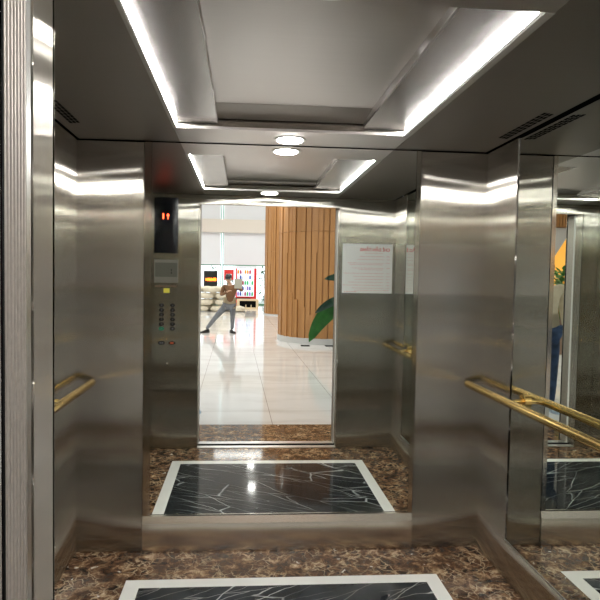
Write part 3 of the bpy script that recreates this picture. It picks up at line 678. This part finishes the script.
def shoe(p, d, m_, parent, label=None):
    p = Vector(p); d = Vector(d).normalized(); s = d.cross(Vector((0, 0, 1)))
    bm = bmesh.new(); rows = []
    for t_, w_, hh in ((-.09, .028, .075), (-.06, .038, .09), (0, .038, .085), (.06, .044, .06), (.12, .046, .048), (.165, .034, .036), (.18, .012, .02)):
        c = p+d*t_; rows.append([bm.verts.new(c+s*a*w_+Vector((0, 0, b*hh+.001))) for a, b in ((-1, 0), (-1, .45), (-.6, 1), (.6, 1), (1, .45), (1, 0))])
    for a, b in zip(rows, rows[1:]):
        for k in range(6): bm.faces.new((a[k], a[(k+1) % 6], b[(k+1) % 6], b[k]))
    bm.faces.new(rows[0][::-1]); bm.faces.new(rows[-1])
    o = obj('shoe', bm, m_, parent, True)
    if label: o['label'] = label
    return o
def person(loc, J, facing, shirt, jeans, shoes, label, cap=None, mask=None, hands=True, sleeve=1.0, hem=None):
    """J: joint dict in world coords"""
    t = thing('person', label, 'person', loc)
    V = {k: Vector(v) for k, v in J.items()}
    mid = lambda a, b, q=.5: a*(1-q)+b*q
    pel, ch, nk = V['pelvis'], V['chest'], V['neck']
    def build(parts, g, torso=True):
        vs = []; es = []; rs = []
        P = lambda r: tuple(x*g for x in r) if isinstance(r, tuple) else r*g
        add(vs, es, rs, [(pel, P((.15, .11)))])
        if 'torso' in parts:
            i = add(vs, es, rs, [(mid(pel, ch, .5), P((.145, .105))), (ch, P((.165, .115))), (nk-(nk-ch)*.25, P((.12, .08)))], 0)
            if 'neck' in parts: add(vs, es, rs, [(nk, P(.055)), (V['head']-Vector((0, 0, .05)), P(.05))], i[-1])
            for s in ('l', 'r'):
                sh, el, wr_ = V['sh_'+s], V['el_'+s], V['wr_'+s]
                pts = [(sh, P(.065)), (mid(sh, el), P(.052)), (el, P(.043))]
                if 'fore' in parts: pts += [(mid(el, wr_), P(.036)), (wr_, P(.027))]
                else: pts[-1] = (mid(sh, el, .92), P(.050))
                add(vs, es, rs, pts, i[1])
        if 'legs' in parts:
            for s in ('l', 'r'):
                hp, kn, an = V['hip_'+s], V['kn_'+s], V['an_'+s]
                add(vs, es, rs, [(hp, P(.088)), (mid(hp, kn), P(.078)), (kn, P(.058)), (mid(kn, an), P(.052)), (an, P(.040))], 0)
        return skin_bm(vs, es, rs, 2)
    body = obj('body', build(('torso', 'neck', 'fore', 'legs'), .86), SKIN, t, True)
    obj('shirt', build(('torso', 'fore') if sleeve >= 1 else ('torso',), 1.06), shirt, t, True)
    obj('trousers', build(('legs',), 1.08), jeans, t, True)
    if hem:
        bm = bmesh.new(); rows = []
        for z, rx, ry in ((hem[0], .175, .125), (hem[0]+.12, .17, .12), (pel.z+.16, .155, .11)):
            rows.append([bm.verts.new((pel.x+rx*math.cos(2*PI*k/20), pel.y+ry*math.sin(2*PI*k/20), z)) for k in range(20)])
        for a, b in zip(rows, rows[1:]):
            for k in range(20): bm.faces.new((a[k], a[(k+1) % 20], b[(k+1) % 20], b[k]))
        bmesh.ops.solidify(bm, geom=list(bm.faces), thickness=.006)
        o = obj('shirt_hem', bm, hem[1], t, True)
    hd, M = head(t, V['head'], facing, HAIR)
    if mask:
        b_ = bmesh.new(); bmesh.ops.create_uvsphere(b_, u_segments=20, v_segments=12, radius=1)
        for v in b_.verts: v.co = Vector((v.co.x*.078, v.co.y*.102+.004, v.co.z*.075-.035))
        bmesh.ops.delete(b_, geom=[v for v in b_.verts if v.co.y < .02 or v.co.z > -.005], context='VERTS'); b_.transform(M); obj('face_mask', b_, mask, hd, True)
    if cap:
        b_ = bmesh.new(); bmesh.ops.create_uvsphere(b_, u_segments=20, v_segments=12, radius=1)
        for v in b_.verts: v.co = Vector((v.co.x*.088, v.co.y*.108-.004, v.co.z*.085+.045))
        bmesh.ops.delete(b_, geom=[v for v in b_.verts if v.co.z < .04], context='VERTS')
        box(b_, -.06, .07, .035, .06, .165, .045); b_.transform(M); obj('cap', b_, cap, hd, True)
    for s in ('l', 'r'):
        dd = V['wr_'+s]-V['el_'+s]
        if hands: hand(V['wr_'+s], V.get('hd_'+s, dd), Vector((1, 0, 0)) if abs(dd.normalized().x) < .7 else Vector((0, 0, 1)), t, .4)
        shoe((V['an_'+s].x, V['an_'+s].y, 0), V['toe_'+s], shoes, t)
    return t
# man far out in the lobby (reflected through the doorway)
my = 5.8-14.6
BRN = plain('brown_shirt', (.19, .095, .045), .8, var=.15, vscale=12); GRJ = plain('grey_jeans', (.17, .18, .20), .85, var=.15, vscale=14)
person((-.6, my, 0), dict(pelvis=(-.34, my, .76), chest=(-.31, my, 1.08), neck=(-.34, my+.02, 1.27), head=(-.375, my+.08, 1.40),
       sh_l=(-.49, my, 1.21), el_l=(-.56, my+.08, .98), wr_l=(-.40, my+.24, 1.06), sh_r=(-.15, my, 1.22), el_r=(-.03, my+.08, 1.10), wr_r=(-.08, my+.27, 1.22),
       hip_l=(-.44, my, .70), kn_l=(-.70, my+.05, .40), an_l=(-.93, my, .09), hip_r=(-.26, my, .70), kn_r=(-.255, my+.04, .40), an_r=(-.27, my, .09),
       toe_l=(-.75, .65, 0), toe_r=(.45, .9, 0), hd_l=(.5, .5, .35), hd_r=(-.1, .6, .5)), (-.1, 1, -.28), BRN, GRJ, plain('black_shoe', (.012, .012, .012), .5),
       'man in brown shirt and grey jeans leaning with legs apart in the lobby', cap=plain('dark_cap', (.02, .025, .03), .6), hem=(.64, plain('beige_tail', (.62, .52, .36), .8)))
o = bobj('phone', plain('phone_case', (.45, .45, .38), .4), None, (-.22, my+.40, 1.16, -.02, my+.412, 1.40), bev=.003, org=(-.12, my+.405, 1.16)); tag(o, 'pale tablet held up by the man in brown shirt', 'tablet')
# person standing outside, beside the door (seen twice reflected at the right edge)
KH = plain('khaki_shirt', (.60, .52, .38), .8, var=.10, vscale=12); BJ = plain('blue_jeans', (.025, .05, .11), .8, var=.5, vscale=10)
px, py = -.78, -.20
person((px, py, 0), dict(pelvis=(px, py, .93), chest=(px, py, 1.25), neck=(px, py, 1.44), head=(px, py+.02, 1.58),
       sh_l=(px-.19, py, 1.38), el_l=(px-.24, py-.02, 1.10), wr_l=(px-.23, py+.06, .86), sh_r=(px+.19, py, 1.38), el_r=(px+.23, py-.02, 1.10), wr_r=(px+.21, py+.07, .88),
       hip_l=(px-.09, py, .88), kn_l=(px-.10, py+.03, .49), an_l=(px-.11, py, .09), hip_r=(px+.09, py, .88), kn_r=(px+.12, py+.03, .49), an_r=(-.60, -.12, .09),
       toe_l=(-.15, 1, 0), toe_r=(1, .12, 0)), (.2, 1, 0), KH, BJ, plain('pale_blue_shoe', (.40, .50, .60), .4, var=.6, vscale=25),
       'person in khaki shirt and dark blue jeans standing outside beside the doorway', hem=(.84, KH))
